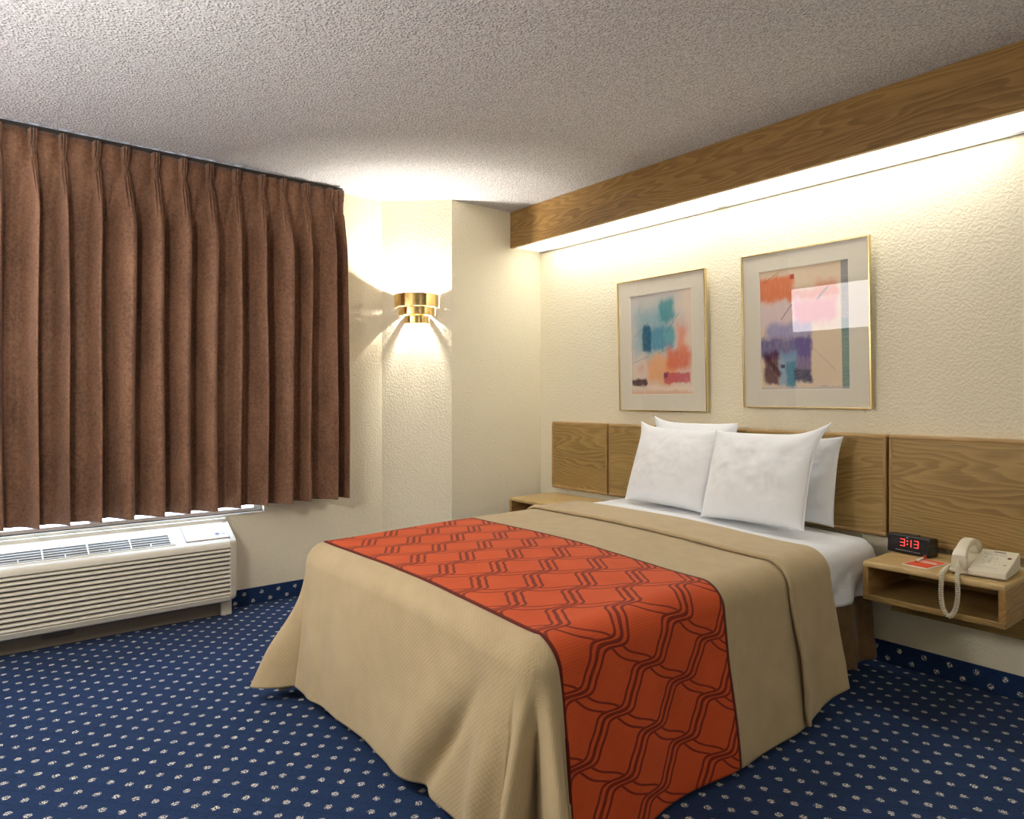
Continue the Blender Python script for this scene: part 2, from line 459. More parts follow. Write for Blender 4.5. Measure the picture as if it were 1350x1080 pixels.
# ------------------------------------------------------------------ air conditioner below the window
AY0, AY1 = .07, 1.155
ac = thing('air_conditioner', 'white wall air conditioner with slatted front under the brown curtain', 'air conditioner', (XW+.1, (AY0+AY1)/2, 0))
AX = XW+.004
prof = [(AX, .100), (AX+.155, .086), (AX+.190, .100), (AX+.200, .125), (AX+.200, .398), (AX+.190, .414), (AX+.02, .492), (AX, .495)]
# front shell with rounded ends
b = bmn(); bev = .022
secs = [(AY0, 1), (AY0+bev, 0), (AY1-bev, 0), (AY1, 1)]
# recess for the grille: shell made of end caps, top lip and bottom lip
def shell(y0, y1, taper0=0, taper1=0):
    def ring(y, tp):
        return [b.verts.new((AX+(x-AX)*(1-tp*.16), y, z if tp == 0 else (.30+(z-.30)*(1-tp*.03)))) for x, z in prof]
    A, B = ring(y0, taper0), ring(y1, taper1); n = len(prof)
    for i in range(n): b.faces.new([A[i], B[i], B[(i+1) % n], A[(i+1) % n]])
    b.faces.new(A); b.faces.new(B[::-1])
GY0, GY1, GZ0, GZ1 = AY0+.035, AY1-.040, .128, .378
shell(AY0, GY0, 1, 0); shell(GY1, AY1, 0, 1)
lip_t = [(AX, GZ1), (AX+.200, GZ1), (AX+.200, .398), (AX+.190, .414), (AX+.02, .492), (AX, .495)]
lip_b = [(AX, .100), (AX+.155, .086), (AX+.190, .100), (AX+.200, .125), (AX+.200, GZ0), (AX, GZ0)]
prism(b, [(x, z) for x, z in lip_t], 'y', GY0, GY1); prism(b, lip_b, 'y', GY0, GY1)
bmesh.ops.recalc_face_normals(b, faces=b.faces[:])
obj('front_cover', b, ACW, ac, bevel=.004, seg=2)
obj('grille_back', box(bmn(), AX+.01, AX+.168, GY0, GY1, GZ0, GZ1), ACD, ac)
b = bmn(); NSL = 11; ph = (GZ1-GZ0)/NSL
for k in range(NSL):
    z = GZ0+ph*(k+.10)
    prism(b, [(AX+.172, z+ph*.62), (AX+.186, z+ph*.70), (AX+.198, z+ph*.52), (AX+.2005, z+ph*.25), (AX+.196, z+ph*.02), (AX+.172, z+ph*.10)], 'y', GY0-.001, GY1+.001)
obj('front_grille', b, ACW, ac, bevel=.0015, seg=2)
# air outlet on the sloping top
sl0, sl1 = Vector((AX+.190, 0, .414)), Vector((AX+.02, 0, .492)); sd = sl1-sl0; sn = Vector((-sd.z, 0, sd.x)); sn = Vector((.418, 0, .908)).normalized()
def slope(t, y, h): p = sl0+sd*t+sn*h; return (p.x, y, p.z)
def slab(bm, t0, t1, y0, y1, h0, h1):
    vs = [bm.verts.new(slope(t, y, h)) for h in (h0, h1) for y in (y0, y1) for t in (t0, t1)]
    for f in ((0, 2, 3, 1), (4, 5, 7, 6), (0, 1, 5, 4), (2, 6, 7, 3), (0, 4, 6, 2), (1, 3, 7, 5)): bm.faces.new([vs[i] for i in f])
    bmesh.ops.recalc_face_normals(bm, faces=bm.faces[:]); return bm
OY0, OY1 = .115, .845
obj('air_outlet', slab(bmn(), .14, .62, OY0, OY1, -.004, .0012), ACD, ac)
b = bmn()
for k in range(5): slab(b, .17+k*.105, .185+k*.105, OY0, OY1, .001, .004)
obj('outlet_louver', b, ACW, ac)
y = .118
while y < OY1:
    obj('outlet_rib', slab(bmn(), .14, .62, y, y+.006, .001, .0055), ACW, ac)
    if y+.092 < OY1: obj('outlet_rib', slab(bmn(), .12, .26, y+.088, y+.092, .001, .005), ACW, ac)
    y += .1795
# outlet frame
b = bmn(); slab(b, .62, .66, OY0-.01, OY1+.01, -.002, .003); slab(b, .10, .14, OY0-.01, OY1+.01, -.002, .003); slab(b, .10, .66, OY1, OY1+.012, -.002, .003)
obj('outlet_frame', b, ACW, ac, bevel=.002)
obj('door_gap', slab(bmn(), .145, .915, .907, 1.1225, -.002, .0012), ACD, ac)
cd = obj('control_door', slab(bmn(), .165, .915, .910, 1.1205, -.002, .0045), ACW, ac, bevel=.003, label='flat control door on the right of the sloping top')
ey = Vector((0, 1, 0)); et = sd.normalized(); en = sn
def on_slope(bm, t, y, h):
    M = Matrix((ey, et, en)).transposed().to_4x4(); M.translation = Vector(slope(t, y, h))
    bmesh.ops.transform(bm, matrix=M, verts=bm.verts[:]); return bm
b = bmn(); bmesh.ops.create_cone(b, segments=28, radius1=.0115, radius2=.0115, depth=.001, cap_ends=True)
obj('logo_disc', on_slope(b, .37, 1.067, .0050), LOGOG, cd)
obj('logo_lettering', on_slope(text_bm('LG', .021, .0004), .37, 1.094, .0050), LOGOG, cd)
# base
obj('base_panel', box(bmn(), AX+.012, AX+.088, AY0+.03, AY1-.06, .002, .100), ACB, ac, bevel=.004)
b = box(bmn(), AX+.075, AX+.100, .30, .43, .045, .075); obj('base_slot', b, ACD, ac, bevel=.004)
for yy in (AY0+.005, AY1-.060): obj('foot_bracket', box(bmn(), AX+.010, AX+.105, yy, yy+.055, .001, .098), ACW, ac, bevel=.004)
obj('wall_sleeve', box(bmn(), AX, AX+.022, AY0+.004, AY1-.01, .485, .509), ACW, ac, bevel=.004)

# ------------------------------------------------------------------ wall sconce on the angled corner
scn = Vector((.734, -.679, 0)).normalized(); sct = Vector((scn.y*-1, scn.x, 0))
scc = Vector(((CA[0]+CB[0])/2, (CA[1]+CB[1])/2, 0))
SZ = 1.755
ang = math.atan2(scn.y, scn.x)
sc = thing('wall_sconce', 'tiered polished brass wall sconce shining on the angled corner', 'wall lamp', (scc.x, scc.y, SZ), (0, 0, ang))
def half_band(R, z0, z1, th=.003, lip=0.006):
    bm = bmn(); n = 40
    prof = [(R, z0), (R, z1), (R-th, z1), (R-th, z0)]
    rings = []
    for k in range(n+1):
        a = -PI/2+PI*k/n
        rings.append([bm.verts.new((r*math.cos(a)*.92+.002, r*math.sin(a), z)) for r, z in prof])
    for k in range(n):
        for q in range(4): bm.faces.new([rings[k][q], rings[k+1][q], rings[k+1][(q+1) % 4], rings[k][(q+1) % 4]])
    bm.faces.new(rings[0]); bm.faces.new(rings[-1][::-1])
    bmesh.ops.recalc_face_normals(bm, faces=bm.faces[:]); return bm
def band(name, R, v0, v1):
    obj(name, half_band(R, v0-SZ, v1-SZ), GOLD, sc, world=False, bevel=.0008, seg=2)
band('upper_band', .143, 1.741, 1.820); band('middle_band', .118, 1.690, 1.740); band('lower_band', .080, 1.640, 1.687)
def baffle(name, R0, R1, z):  # ring added to block light leaking out between two tiers
    bm = bmn(); n = 40; rg = []
    for k in range(n+1):
        a = -PI/2+PI*k/n
        rg.append([bm.verts.new((r*math.cos(a)*.92+.002, r*math.sin(a), z-SZ+dz)) for r, dz in ((R0, 0), (R1, 0), (R1, .002), (R0, .002))])
    for k in range(n):
        for q in range(4): bm.faces.new([rg[k][q], rg[k+1][q], rg[k+1][(q+1) % 4], rg[k][(q+1) % 4]])
    bmesh.ops.recalc_face_normals(bm, faces=bm.faces[:]); obj(name, bm, GOLD, sc, world=False)
baffle('upper_baffle', .142, .1175, 1.7405); baffle('middle_baffle', .117, .0815, 1.6895)
# rolled lips between the tiers
for nm, R, z in (('upper_lip', .143, 1.740), ('middle_lip', .118, 1.689), ('lower_lip', .080, 1.638)):
    b = tube(bmn(), [((R-.002)*math.cos(a)*.92+.002, (R-.002)*math.sin(a), z-SZ) for a in [-PI/2+PI*k/40 for k in range(41)]], .0028, 8)
    obj(nm, b, GOLD, sc, world=False, smooth=True)
obj('back_plate', box(bmn(), .001, .006, -.045, .045, -.10, .055), GOLD, sc, world=False, bevel=.002)
b = tube(bmn(), [(.004, 0, -.045), (.045, 0, -.045), (.055, 0, -.04), (.055, 0, -.025)], .008, 10); obj('lamp_arm', b, GOLD, sc, world=False, smooth=True)
b = bmn(); bmesh.ops.create_uvsphere(b, u_segments=20, v_segments=12, radius=.012)
obj('bulb', b, BULB, sc, world=False, smooth=True).location = (.055, 0, 0)

# ------------------------------------------------------------------ fluorescent valance over the bed
VY = 2.914; VZ = 2.183; VX1 = .9
vl = thing('valance_light', 'long oak veneered valance with a glowing fluorescent lens above the bed', 'valance light', (-1.5, 3.05, VZ))
obj('valance_board', box(bmn(), XJ+.001, VX1, VY, VY+.02, VZ, CEIL-.001), OAK_V, vl, bevel=.0015, seg=2)
obj('light_lens', box(bmn(), XJ+.001, VX1, VY+.021, YH-.014, VZ+.006, VZ+.012), LENS, vl)
obj('lens_trim', box(bmn(), XJ+.001, VX1, YH-.014, YH-.001, VZ-.003, VZ+.022), TRIMG, vl)
obj('front_bead', box(bmn(), XJ+.001, VX1, VY+.001, VY+.021, VZ-.004, VZ), OAK_T, vl, bevel=.001)

# ------------------------------------------------------------------ headboard panels
HZ0, HZ1 = .563, 1.007
def panel(x0, x1, z0, z1, label, seed):
    t = thing('headboard_panel', label, 'headboard', ((x0+x1)/2, YH, z0), group='headboard panels on the wall')
    yb, yf = YH-.0004, YH-.052; e = .020
    obj('panel_face', box(bmn(), x0+e*.6, x1-e*.6, yf+.002, yb, z0+e*.6, z1-e*.6), OAK_B, t)
    for nm, (a0, a1, c0, c1), m in (('top_edge', (x0, x1, z1-e, z1), OAK_T), ('bottom_edge', (x0, x1, z0, z0+e), OAK_T)):
        obj(nm, box(bmn(), a0, a1, yf-.001, yb, c0, c1), m, t, bevel=.008, seg=4)
    for a in (x0, x1-e*.75): obj('side_edge', box(bmn(), a, a+e*.75, yf-.0005, yb, z0+e*.9, z1-e*.9), OAK_Z, t, bevel=.005, seg=3)
    return t
panel(-3.474, -2.962, HZ0, HZ1, 'oak headboard panel in the corner, left of the bed', 0)
panel(-2.952, -1.312, HZ0, HZ1, 'wide oak headboard panel behind the white pillows', 1)
panel(-1.302, -.775, HZ0-.012, HZ1, 'oak headboard panel behind the alarm clock and telephone', 2)

# ------------------------------------------------------------------ nightstands
def nightstand(x0, x1, label):
    y0, y1, z0, z1 = 2.775, YH-.030, .374, .526
    t = thing('floating_nightstand', label, 'nightstand', ((x0+x1)/2, y1, z0), group='floating oak nightstands')
    th = .024
    obj('top_board', box(bmn(), x0, x1, y0, y1, z1-th, z1), OAK_L, t, bevel=.009, seg=4)
    obj('bottom_board', box(bmn(), x0+.001, x1-.001, y0+.001, y1, z0, z0+th), OAK, t, bevel=.005, seg=3)
    for a in (x0, x1-th): obj('side_panel', box(bmn(), a+.0005, a+th-.0005, y0+.001, y1, z0+th-.004, z1-th+.004), OAK_Y, t, bevel=.003)
    obj('back_board', box(bmn(), x0+th, x1-th, y1-.012, y1, z0+th, z1-th), OAK_B, t)
    obj('mounting_panel', box(bmn(), x0-.05, x1+.0, y1+.001, YH-.001, .243, z1-.03), OAK_B, t, bevel=.003, label='wall board under the shelf')
nightstand(-1.250, -.772, 'floating oak nightstand right of the bed, holding telephone and clock')
nightstand(-3.480, -3.000, 'floating oak nightstand in the corner left of the bed, bare top')

# ------------------------------------------------------------------ pictures
def picture(x0, x1, z0, z1, art, label, lean, w_mat):
    W, H = x1-x0, z1-z0
    t = thing('framed_picture', label, 'picture', ((x0+x1)/2, YH-.012, z0), (lean, 0, 0), group='framed abstract prints over the bed')
    # local: x right, y into the wall, z up
    f = .007; d = .020
    b = bmn()
    for (a0, a1, c0, c1) in ((-W/2, W/2, 0, f), (-W/2, W/2, H-f, H), (-W/2, -W/2+f, f, H-f), (W/2-f, W/2, f, H-f)): box(b, a0, a1, -d, 0, c0, c1)
    obj('picture_frame', b, GOLDF, t, world=False, bevel=.0012, seg=2)
    aw, ah = W-2*w_mat[0], H-w_mat[1]-w_mat[2]
    zx0 = w_mat[2]; zx1 = w_mat[2]+ah
    b = bmn()
    for (a0, a1, c0, c1) in ((-W/2+f, W/2-f, f, zx0), (-W/2+f, W/2-f, zx1, H-f), (-W/2+f, -aw/2, zx0, zx1), (aw/2, W/2-f, zx0, zx1)): box(b, a0, a1, -.011, -.006, c0, c1)
    obj('mat_board', b, MAT_BOARD, t, world=False)
    b = bmn(); q = .0025
    for (a0, a1, c0, c1) in ((-aw/2, aw/2, zx0, zx0+q), (-aw/2, aw/2, zx1-q, zx1), (-aw/2, -aw/2+q, zx0, zx1), (aw/2-q, aw/2, zx0, zx1)): box(b, a0, a1, -.0095, -.005, c0, c1)
    obj('mat_bevel', b, BEVELW, t, world=False)
    b = bmn(); lay = b.loops.layers.uv.verify()
    vs = [b.verts.new(p) for p in ((-aw/2, -.0055, zx0), (aw/2, -.0055, zx0), (aw/2, -.0055, zx1), (-aw/2, -.0055, zx1))]
    fc = b.faces.new(vs)
    for lp, uv in zip(fc.loops, ((0, 1), (1, 1), (1, 0), (0, 0))): lp[lay].uv = uv
    obj('art_print', b, art, t, world=False)
    b = bmn(); vs = [b.verts.new(p) for p in ((-W/2+f, -.0155, f), (W/2-f, -.0155, f), (W/2-f, -.0155, H-f), (-W/2+f, -.0155, H-f))]; b.faces.new(vs)
    obj('glass_pane', b, GLASS, t, world=False)
    obj('backing_board', box(bmn(), -W/2+f, W/2-f, -.005, 0, f, H-f), MAT_BOARD, t, world=False)
ART1 = m_art('teal_and_coral_pastel', (222, 205, 188), [
    (-.1, .80, -.1, .62, (196, 200, 200), .16, .85), (.08, .62, .16, .60, (140, 180, 192), .10, .85), (.48, .72, .08, .30, (62, 150, 160), .05, .9),
    (.30, .70, .34, .56, (84, 150, 178), .04, .9), (.56, .72, .36, .50, (110, 175, 180), .03, .7), (.20, .34, .32, .57, (32, 98, 130), .02, .95), (.74, .92, .28, .40, (214, 178, 168), .05, .6),
    (.28, .75, .62, .90, (236, 168, 112), .07, .85), (.60, .95, .56, .76, (222, 112, 84), .05, .9), (.76, .90, .36, .62, (228, 140, 108), .05, .8),
    (.55, .95, .79, .89, (198, 84, 100), .012, .9), (.55, .62, .785, .84, (116, 48, 92), .012, .9), (-.05, .26, .845, .91, (78, 40, 50), .014, .95),
    (.28, 1.1, .92, .96, (242, 222, 204), .02, .8), (-.1, 1.1, .965, 1.1, (226, 178, 146), .02, .8), (.10, .22, .70, .78, (214, 160, 150), .04, .5)],
    [(.60, .40, .80, .22, .006, (50, 90, 110), .7), (.06, .42, .30, .28, .006, (90, 110, 125), .6), (.02, .68, .30, .62, .005, (120, 110, 120), .6), (.45, .60, .72, .53, .005, (70, 110, 120), .6)])
ART2 = m_art('orange_and_indigo_pastel', (222, 202, 176), [
    (-.1, .40, .06, .27, (228, 128, 84), .025, .95), (.36, .41, .055, .095, (188, 58, 48), .006, .95), (.38, .88, .19, .27, (216, 118, 90), .035, .85), (.66, .86, .14, .22, (222, 140, 110), .05, .7),
    (-.1, .50, .27, .48, (226, 208, 214), .05, .8), (.40, .86, .27, .47, (228, 140, 165), .05, .85), (.08, .60, .45, .58, (150, 150, 200), .035, .85), (-.05, .58, .57, .74, (92, 92, 150), .03, .9),
    (.38, .60, .58, .84, (84, 66, 146), .025, .85), (.22, .42, .68, .97, (128, 168, 200), .03, .85), (.04, .22, .68, .95, (80, 40, 66), .025, .9), (.30, .42, .76, .98, (54, 136, 156), .02, .8),
    (.40, .60, .83, .94, (34, 44, 96), .018, .95), (.24, .29, .79, .82, (60, 60, 100), .006, .9), (.915, 1.1, -.1, .55, (134, 142, 146), .008, .9), (.915, 1.1, .45, 1.1, (96, 140, 138), .008, .9), (-.1, 1.1, .975, 1.1, (190, 182, 186), .01, .7)],
    [(.66, .28, .78, .19, .012, (60, 50, 100), .8), (.25, .42, .38, .30, .008, (70, 60, 110), .7), (.06, .72, .24, .88, .03, (70, 28, 44), .9), (.05, .10, .24, .02, .005, (130, 80, 70), .6), (.60, .66, .85, .85, .005, (160, 130, 120), .5)])
LEAN = math.radians(1.9)
picture(-2.878, -2.242, 1.088, 1.868, ART1, 'gold framed teal and coral abstract print, the smaller looking one nearer the corner', LEAN, (.095, .092, .098))
picture(-2.022, -1.382, 1.116, 1.890, ART2, 'gold framed orange and purple abstract print with a reflection across its glass', LEAN, (.096, .090, .090))

# ------------------------------------------------------------------ the bed
BED = Matrix.Translation((-2.005, 3.10, 0)) @ Matrix.Rotation(math.radians(1.5), 4, 'Z')
HW = .675; FOOT = -2.00      # bed-local: x across, y from 0 at the head down to FOOT
def bedpt(x, y, z): return BED @ Vector((x, y, z))
def ztop(x, y):
    s = (x+HW)/(2*HW)
    return .600-.038*smooth01(.40, 1.05, s)-.012*smooth01(-1.3, -2.0, y)+.004*fbm(x*2, y*2, 1.0)
bd = thing('bed', 'double bed with tan cover and white sheet against the oak headboard', 'bed', tuple(bedpt(0, -1, 0)), (0, 0, math.radians(1.5)))
def rbox(x0, x1, y0, y1, z0, z1):
    b = box(bmn(), x0, x1, y0, y1, z0, z1); bmesh.ops.transform(b, matrix=BED, verts=b.verts[:]); return b
obj('mattress', rbox(-HW+.03, HW-.03, FOOT+.04, -.03, .345, .535), LINEN, bd, bevel=.05, seg=5)
obj('box_spring', rbox(-HW+.05, HW-.05, FOOT+.06, -.05, .10, .34), SKIRT, bd, bevel=.02)
b = bmn(); path = []
n = 90
for k in range(n): path.append((HW-.022, -.035+(FOOT+.06)*k/(n-1), 1, 0))
for k in range(60): path.append((HW-.022-(2*HW-.044)*k/59, FOOT+.025, 0, -1))
for k in range(n): path.append((-HW+.022, FOOT+.025-(FOOT+.06)*k/(n-1), -1, 0))
def skf(i, j):
    x, y, nx, ny = path[i]; t = j/14
    w = (.008+.016*t)*math.sin(i*.62+1.8*math.sin(i*.13)) * .8 + .014*t + .006*fbm(i*.12, t*1.5)
    return bedpt(x+nx*w, y+ny*w, .352-.300*t+.006*math.sin(i*.7)*t)
V = grid(b, len(path), 15, skf, lambda i, j: (i*.02, j*.02))
obj('bed_skirt', b, SKIRT, bd, solid=.003, label='ruffled brown bed skirt')

def edge_map(cx, cy, x0, x1, yf, R, flare, zt, off=0.0, fold=None, pw=5.0, floor=.012):
    """Lay the flat cloth point (cx, cy) over the mattress edges; off lifts it along the surface."""
    xi0, xi1, yi = x0+R, x1-R, yf+R
    ex = max(0, cx-xi1) if cx > xi1 else -max(0, xi0-cx)
    ey = max(0, yi-cy)
    bx = min(max(cx, xi0), xi1); by = max(cy, yi)
    z0 = zt(bx, by)
    ax, ay = abs(ex), ey
    if ax == 0 and ay == 0: return bedpt(bx, by, z0+off)
    e = (ax**pw+ay**pw)**(1/pw); l2 = math.hypot(ax, ay)
    nx, ny = (math.copysign(ax/l2, ex) if ax else 0.0), -ay/l2
    arc = R*PI/2
    if e < arc:
        a = e/R; out = (R+off)*math.sin(a); z = z0-R+(R+off)*math.cos(a); dep = 0
    else:
        dep = e-arc; out = R+off+flare*dep; z = z0-R-dep*math.sqrt(1-flare**2)
    s = smooth01(0, .30, dep) if dep > 0 else 0
    if fold: 
        f = fold(bx, by, nx, ny, dep); out += f
    if z < floor:
        out += (floor-z)*.75; z = floor+.002*math.sin(cx*40+cy*31)
    return bedpt(bx+nx*out, by+ny*out, z)

# fitted sheet over the mattress head
b = bmn(); RS = .060
ns, nt = 150, 60
def shf(i, j):
    cx = -HW-.20+(2*HW+.40)*i/(ns-1); cy = -.72+.69*j/(nt-1)
    def fo(bx, by, nx, ny, dep): return (.013*math.sin((by*1.0+dep*1.1)*26)+.012*fbm(by*6, dep*9))*smooth01(0, .12, dep)
    p = edge_map(cx, cy, -HW-.004, HW+.004, FOOT-5, RS, .02, lambda x, y: ztop(x, y)-.002+.004*fbm(x*3, y*4, 4.), 0, fo)
    hr = smooth01(-.09, -.03, cy)
    p.z -= .05*hr*hr
    return p
grid(b, ns, nt, shf, lambda i, j: (i*.01, j*.01))
sh = obj('bed_sheet', b, LINEN, solid=.004)
tag(sh, 'smooth white sheet covering the mattress under the pillows', 'sheet')

# tan cover with the orange band
RC = .075
XL, XRr, YFt = -HW-.012, HW+.012, FOOT-.020
DROP = .545
FRIDGE = [(.52, -.60, .036, -.036), (.575, -.12, .050, .050), (.40, -.55, .06, .022), (.36, -.70, .10, .012), (-.30, .12, .16, .014), (.05, -.25, .2, -.012), (-.52, .10, .05, .018)]
def spread_fold(bx, by, nx, ny, dep):
    k = smooth01(0, .34, dep)
    f = 0.0
    foot = abs(ny); side = abs(nx)
    if foot > .999:                             # foot end
        for p0, sl, w, am in FRIDGE: f += am*k*gauss(bx-p0-sl*dep, w)*(1-.45*smooth01(.30, .56, dep))
        f += .010*k*fbm(bx*2.2, dep*1.5, 3.0)
    elif side > .999:
        f += k*(.012*math.sin(by*6.2+1.0+dep*1.5)+.008*math.sin(by*14.5+dep*3))
        f += .010*k*fbm(by*2, dep*2, 8.0)
    else:
        th = math.atan2(abs(nx), abs(ny))       # 0 at the foot, pi/2 at the side
        w = math.sin(2*th)
        if nx > 0: f += k*w*(.085*math.cos(th*8.0-2.5)+.036)
        else: f += k*(.16*gauss(th-.42, .26)-.045*gauss(th-.0, .14)*1.0+.02*w)*min(1, dep/.5)
    return f
NX, NY = 300, 250
cx0, cx1 = XL-DROP+.03, XRr+DROP-.03
cyh, cyf = -.800, YFt-DROP+.05
def cxy(i, j): return cx0+(cx1-cx0)*i/(NX-1), cyf+(cyh-cyf)*j/(NY-1)
PTS = [[edge_map(*cxy(i, j), XL, XRr, YFt, RC, .10, ztop, .012, spread_fold) for j in range(NY)] for i in range(NX)]
def band_v(j): return 3.10+(cyf+(cyh-cyf)*j/(NY-1))     # ~ world y on the flat top
jr0 = min(range(NY), key=lambda j: abs(band_v(j)-RUN0)); jr1 = min(range(NY), key=lambda j: abs(band_v(j)-RUN1))
RUN_OFF = band_v(jr0)
def part_of(j0, j1):
    b = bmn(); grid(b, NX, j1-j0+1, lambda i, j: PTS[i][j0+j], lambda i, j: (cxy(i, j0+j)[0], band_v(j0+j)+(RUN0-RUN_OFF)))
    return b
cv = thing('bedspread', 'tan woven bedspread with an orange red band draped over the bed', 'bedspread', tuple(bedpt(0, -1.2, .60)), (0, 0, math.radians(1.5)))
obj('foot_section', part_of(0, jr0), TAN, cv, solid=.005)
obj('patterned_band', part_of(jr0, jr1), RUNNER, cv, solid=.005, label='orange red band with dark interlaced lines')
obj('upper_section', part_of(jr1, NY-1), TAN, cv, solid=.005)
# turned-back top of the cover
FY0, FY1 = -.850, -.545
nfx, nfy = 260, 46
def flf(i, j):
    t = j/(nfy-1); cy = FY0+(FY1-FY0)*t
    dr = DROP-.045-.05*smooth01(.2, 1, t)
    cx = (XL-dr)+(XRr-XL+2*dr)*i/(nfx-1)
    lift = .029-.008*smooth01(.0, .2, t)
    if t < .06: lift -= .008*(1-t/.06)**2
    def fo(bx, by, nx, ny, dep):
        k = smooth01(0, .34, dep); return k*(.016*math.sin(by*15+2.3+dep*1.2)+.012*fbm(by*5, dep*3, 2.)) + spread_fold(bx, -.80, nx, ny, dep)*.8
    return edge_map(cx, cy+.012*fbm(cx*1.5, 2.2), XL, XRr, FOOT-5, RC, .12, ztop, lift, fo)
b = bmn(); grid(b, nfx, nfy, flf, lambda i, j: (i*.01, FY0+j*.009))
obj('turned_back_flap', b, TAN, cv, solid=.012, label='tan top edge folded back toward the foot')

# ------------------------------------------------------------------ pillows
def pillow(x, y, z, W, H, T, tilt, yaw, roll, label, seed, ears=(1, 1, 1, 1), hem=0):
    t = thing('pillow', label, 'pillow', (x, y, z), (0, 0, 0), group='white pillows at the headboard')
    M = Matrix.Rotation(yaw, 4, 'Z') @ Matrix.Rotation(-tilt, 4, 'X') @ Matrix.Rotation(roll, 4, 'Y')
    n = 64
    def pt(u, v, sgn):
        # outline pulled in between the corners, corners drawn to points
        cu, cvv = (1-.022*(1-v*v)), (1-.026*(1-u*u))
        px = W/2*u*cu; pz = H/2*v*cvv
        q = ears[(0 if u < 0 else 1)+(0 if v > 0 else 2)]
        c = (abs(u)*abs(v))**6*q*.045
        px += math.copysign(c, u); pz += math.copysign(c, v)
        hgt = T/2*(max(0, 1-abs(u)**2.6)*max(0, 1-abs(v)**2.6))**.58
        sag = 1.0-.22*v
        hgt *= sag
        r = fbm(u*1.6+seed, v*1.6, seed*2.0)
        # creases running in from the corners and the right seam
        cr = math.sin((u*3.2-v*7.5)+3*fbm(u+seed, v, 3.))*.5+.5
        wr = .0085*fbm(u*4+seed, v*2.2+u*2, seed)*(1-abs(u)**4)*(1-abs(v)**4)
        wr += .009*(cr-.5)*smooth01(.2, .95, abs(u))*(1-abs(v)**6)*(1-abs(u)**10)
        hgt += (.010*r+wr)*(1-max(abs(u), abs(v))**4)
        return M @ Vector((px, -sgn*hgt, pz+H/2))
    b = bmn(); U = [-1+2*i/n for i in range(n+1)]
    U = [math.copysign(abs(q)**.85, q) for q in U]
    F = [[b.verts.new(pt(u, v, 1)) for v in U] for u in U]
    B = [[F[i][j] if i in (0, n) or j in (0, n) else b.verts.new(pt(U[i], U[j], -1)) for j in range(n+1)] for i in range(n+1)]
    for i in range(n):
        for j in range(n):
            b.faces.new([F[i][j], F[i+1][j], F[i+1][j+1], F[i][j+1]]); b.faces.new([B[i][j], B[i][j+1], B[i+1][j+1], B[i+1][j]])
    obj('pillow_body', b, LINEN, t, world=False, smooth=True)
    # seam piping / open pillowcase hem round the edge
    pts = [M @ Vector((W/2*(1-.022*(1-v*v))*1.0+(.045*abs(v)**6*ears[1 if v > 0 else 3]), 0, H/2*v+H/2+math.copysign(.045*abs(v)**6*ears[1 if v > 0 else 3], v))) for v in U]
    b = tube(bmn(), pts, .003, 6); obj('case_hem', b, LINEN, t, world=False, smooth=True)
    return t
pillow(-2.247, 2.988, .622, .50, .420, .11, math.radians(10), math.radians(1), 0, 'white pillow half hidden behind the left front pillow', 9.1, (.8, .1, .1, .1))
pillow(-1.722, 2.988, .604, .50, .385, .11, math.radians(10), math.radians(-1), 0, 'white pillow half hidden behind the right front pillow', 5.7, (.1, .3, .1, .1))
pillow(-2.264, 2.806, .615, .52, .415, .15, math.radians(19), math.radians(-2), math.radians(1), 'plump white pillow, front row left, nearer the corner', 1.3, (.7, .1, .1, .1))
pillow(-1.746, 2.768, .603, .50, .425, .15, math.radians(19), math.radians(1.5), math.radians(-.6), 'plump white pillow, front row right, nearer the telephone', 3.4, (.1, 1.2, .1, .1))

# ------------------------------------------------------------------ alarm clock
ZT = .5275
ck = thing('alarm_clock', 'black digital alarm clock showing 3:13 in red on the nightstand', 'clock', (-1.175, 3.055, ZT), (0, 0, math.radians(-9)))
b = prism(bmn(), [(-.036, 0), (.036, 0), (.036, .064), (.030, .072), (-.020, .076), (-.030, .070)], 'x', -.086, .086)
obj('clock_case', b, BLACK, ck, world=False, bevel=.006, seg=4)
def front_y(z): return -.036+.006*(z/.070)
b = bmn(); vs = [b.verts.new(p) for p in ((-.076, front_y(.018)-.0008, .018), (.070, front_y(.018)-.0008, .018), (.070, front_y(.062)-.0008, .062), (-.076, front_y(.062)-.0008, .062))]; b.faces.new(vs)
obj('display_window', b, DISP, ck, world=False)
SEG = {'3': 'abcdg', '1': 'bc'}
def digit(ch, x0, z0, w, h):
    b = bmn(); s = .0027
    R = {'a': (0, w, h-s, h), 'g': (0, w, h/2-s/2, h/2+s/2), 'd': (0, w, 0, s), 'b': (w-s, w, h/2, h), 'c': (w-s, w, 0, h/2), 'f': (0, s, h/2, h), 'e': (0, s, 0, h/2)}
    for q in SEG[ch]:
        a0, a1, c0, c1 = R[q]; y = front_y(z0+(c0+c1)/2)-.0022
        g2 = .0005
        box(b, x0+a0+g2, x0+a1-g2, y, y+.0010, z0+c0+g2, z0+c1-g2)
    obj('lit_digit', b, REDLED, ck, world=False)
digit('3', -.030, .030, .019, .030); digit('1', .006, .030, .010, .030); digit('3', .026, .030, .019, .030)
b = bmn()
for z in (.038, .051): box(b, -.0025, .0015, front_y(z)-.0022, front_y(z)-.0012, z, z+.004)
obj('colon', b, REDLED, ck, world=False)
b = bmn(); x = -.048
for k in range(11): box(b, x+k*.0092, x+k*.0092+.0055, front_y(.013)-.0010, front_y(.013)+.002, .0125, .0142)
obj('button_legend', b, GREYP, ck, world=False)
obj('top_button', box(bmn(), -.030, .028, -.016, .012, .073, .0775), BLACK, ck, world=False, bevel=.0015)
obj('alarm_indicator', box(bmn(), -.006, 0, front_y(.066)-.0012, front_y(.066)+.001, .0645, .0672), GREYP, ck, world=False)

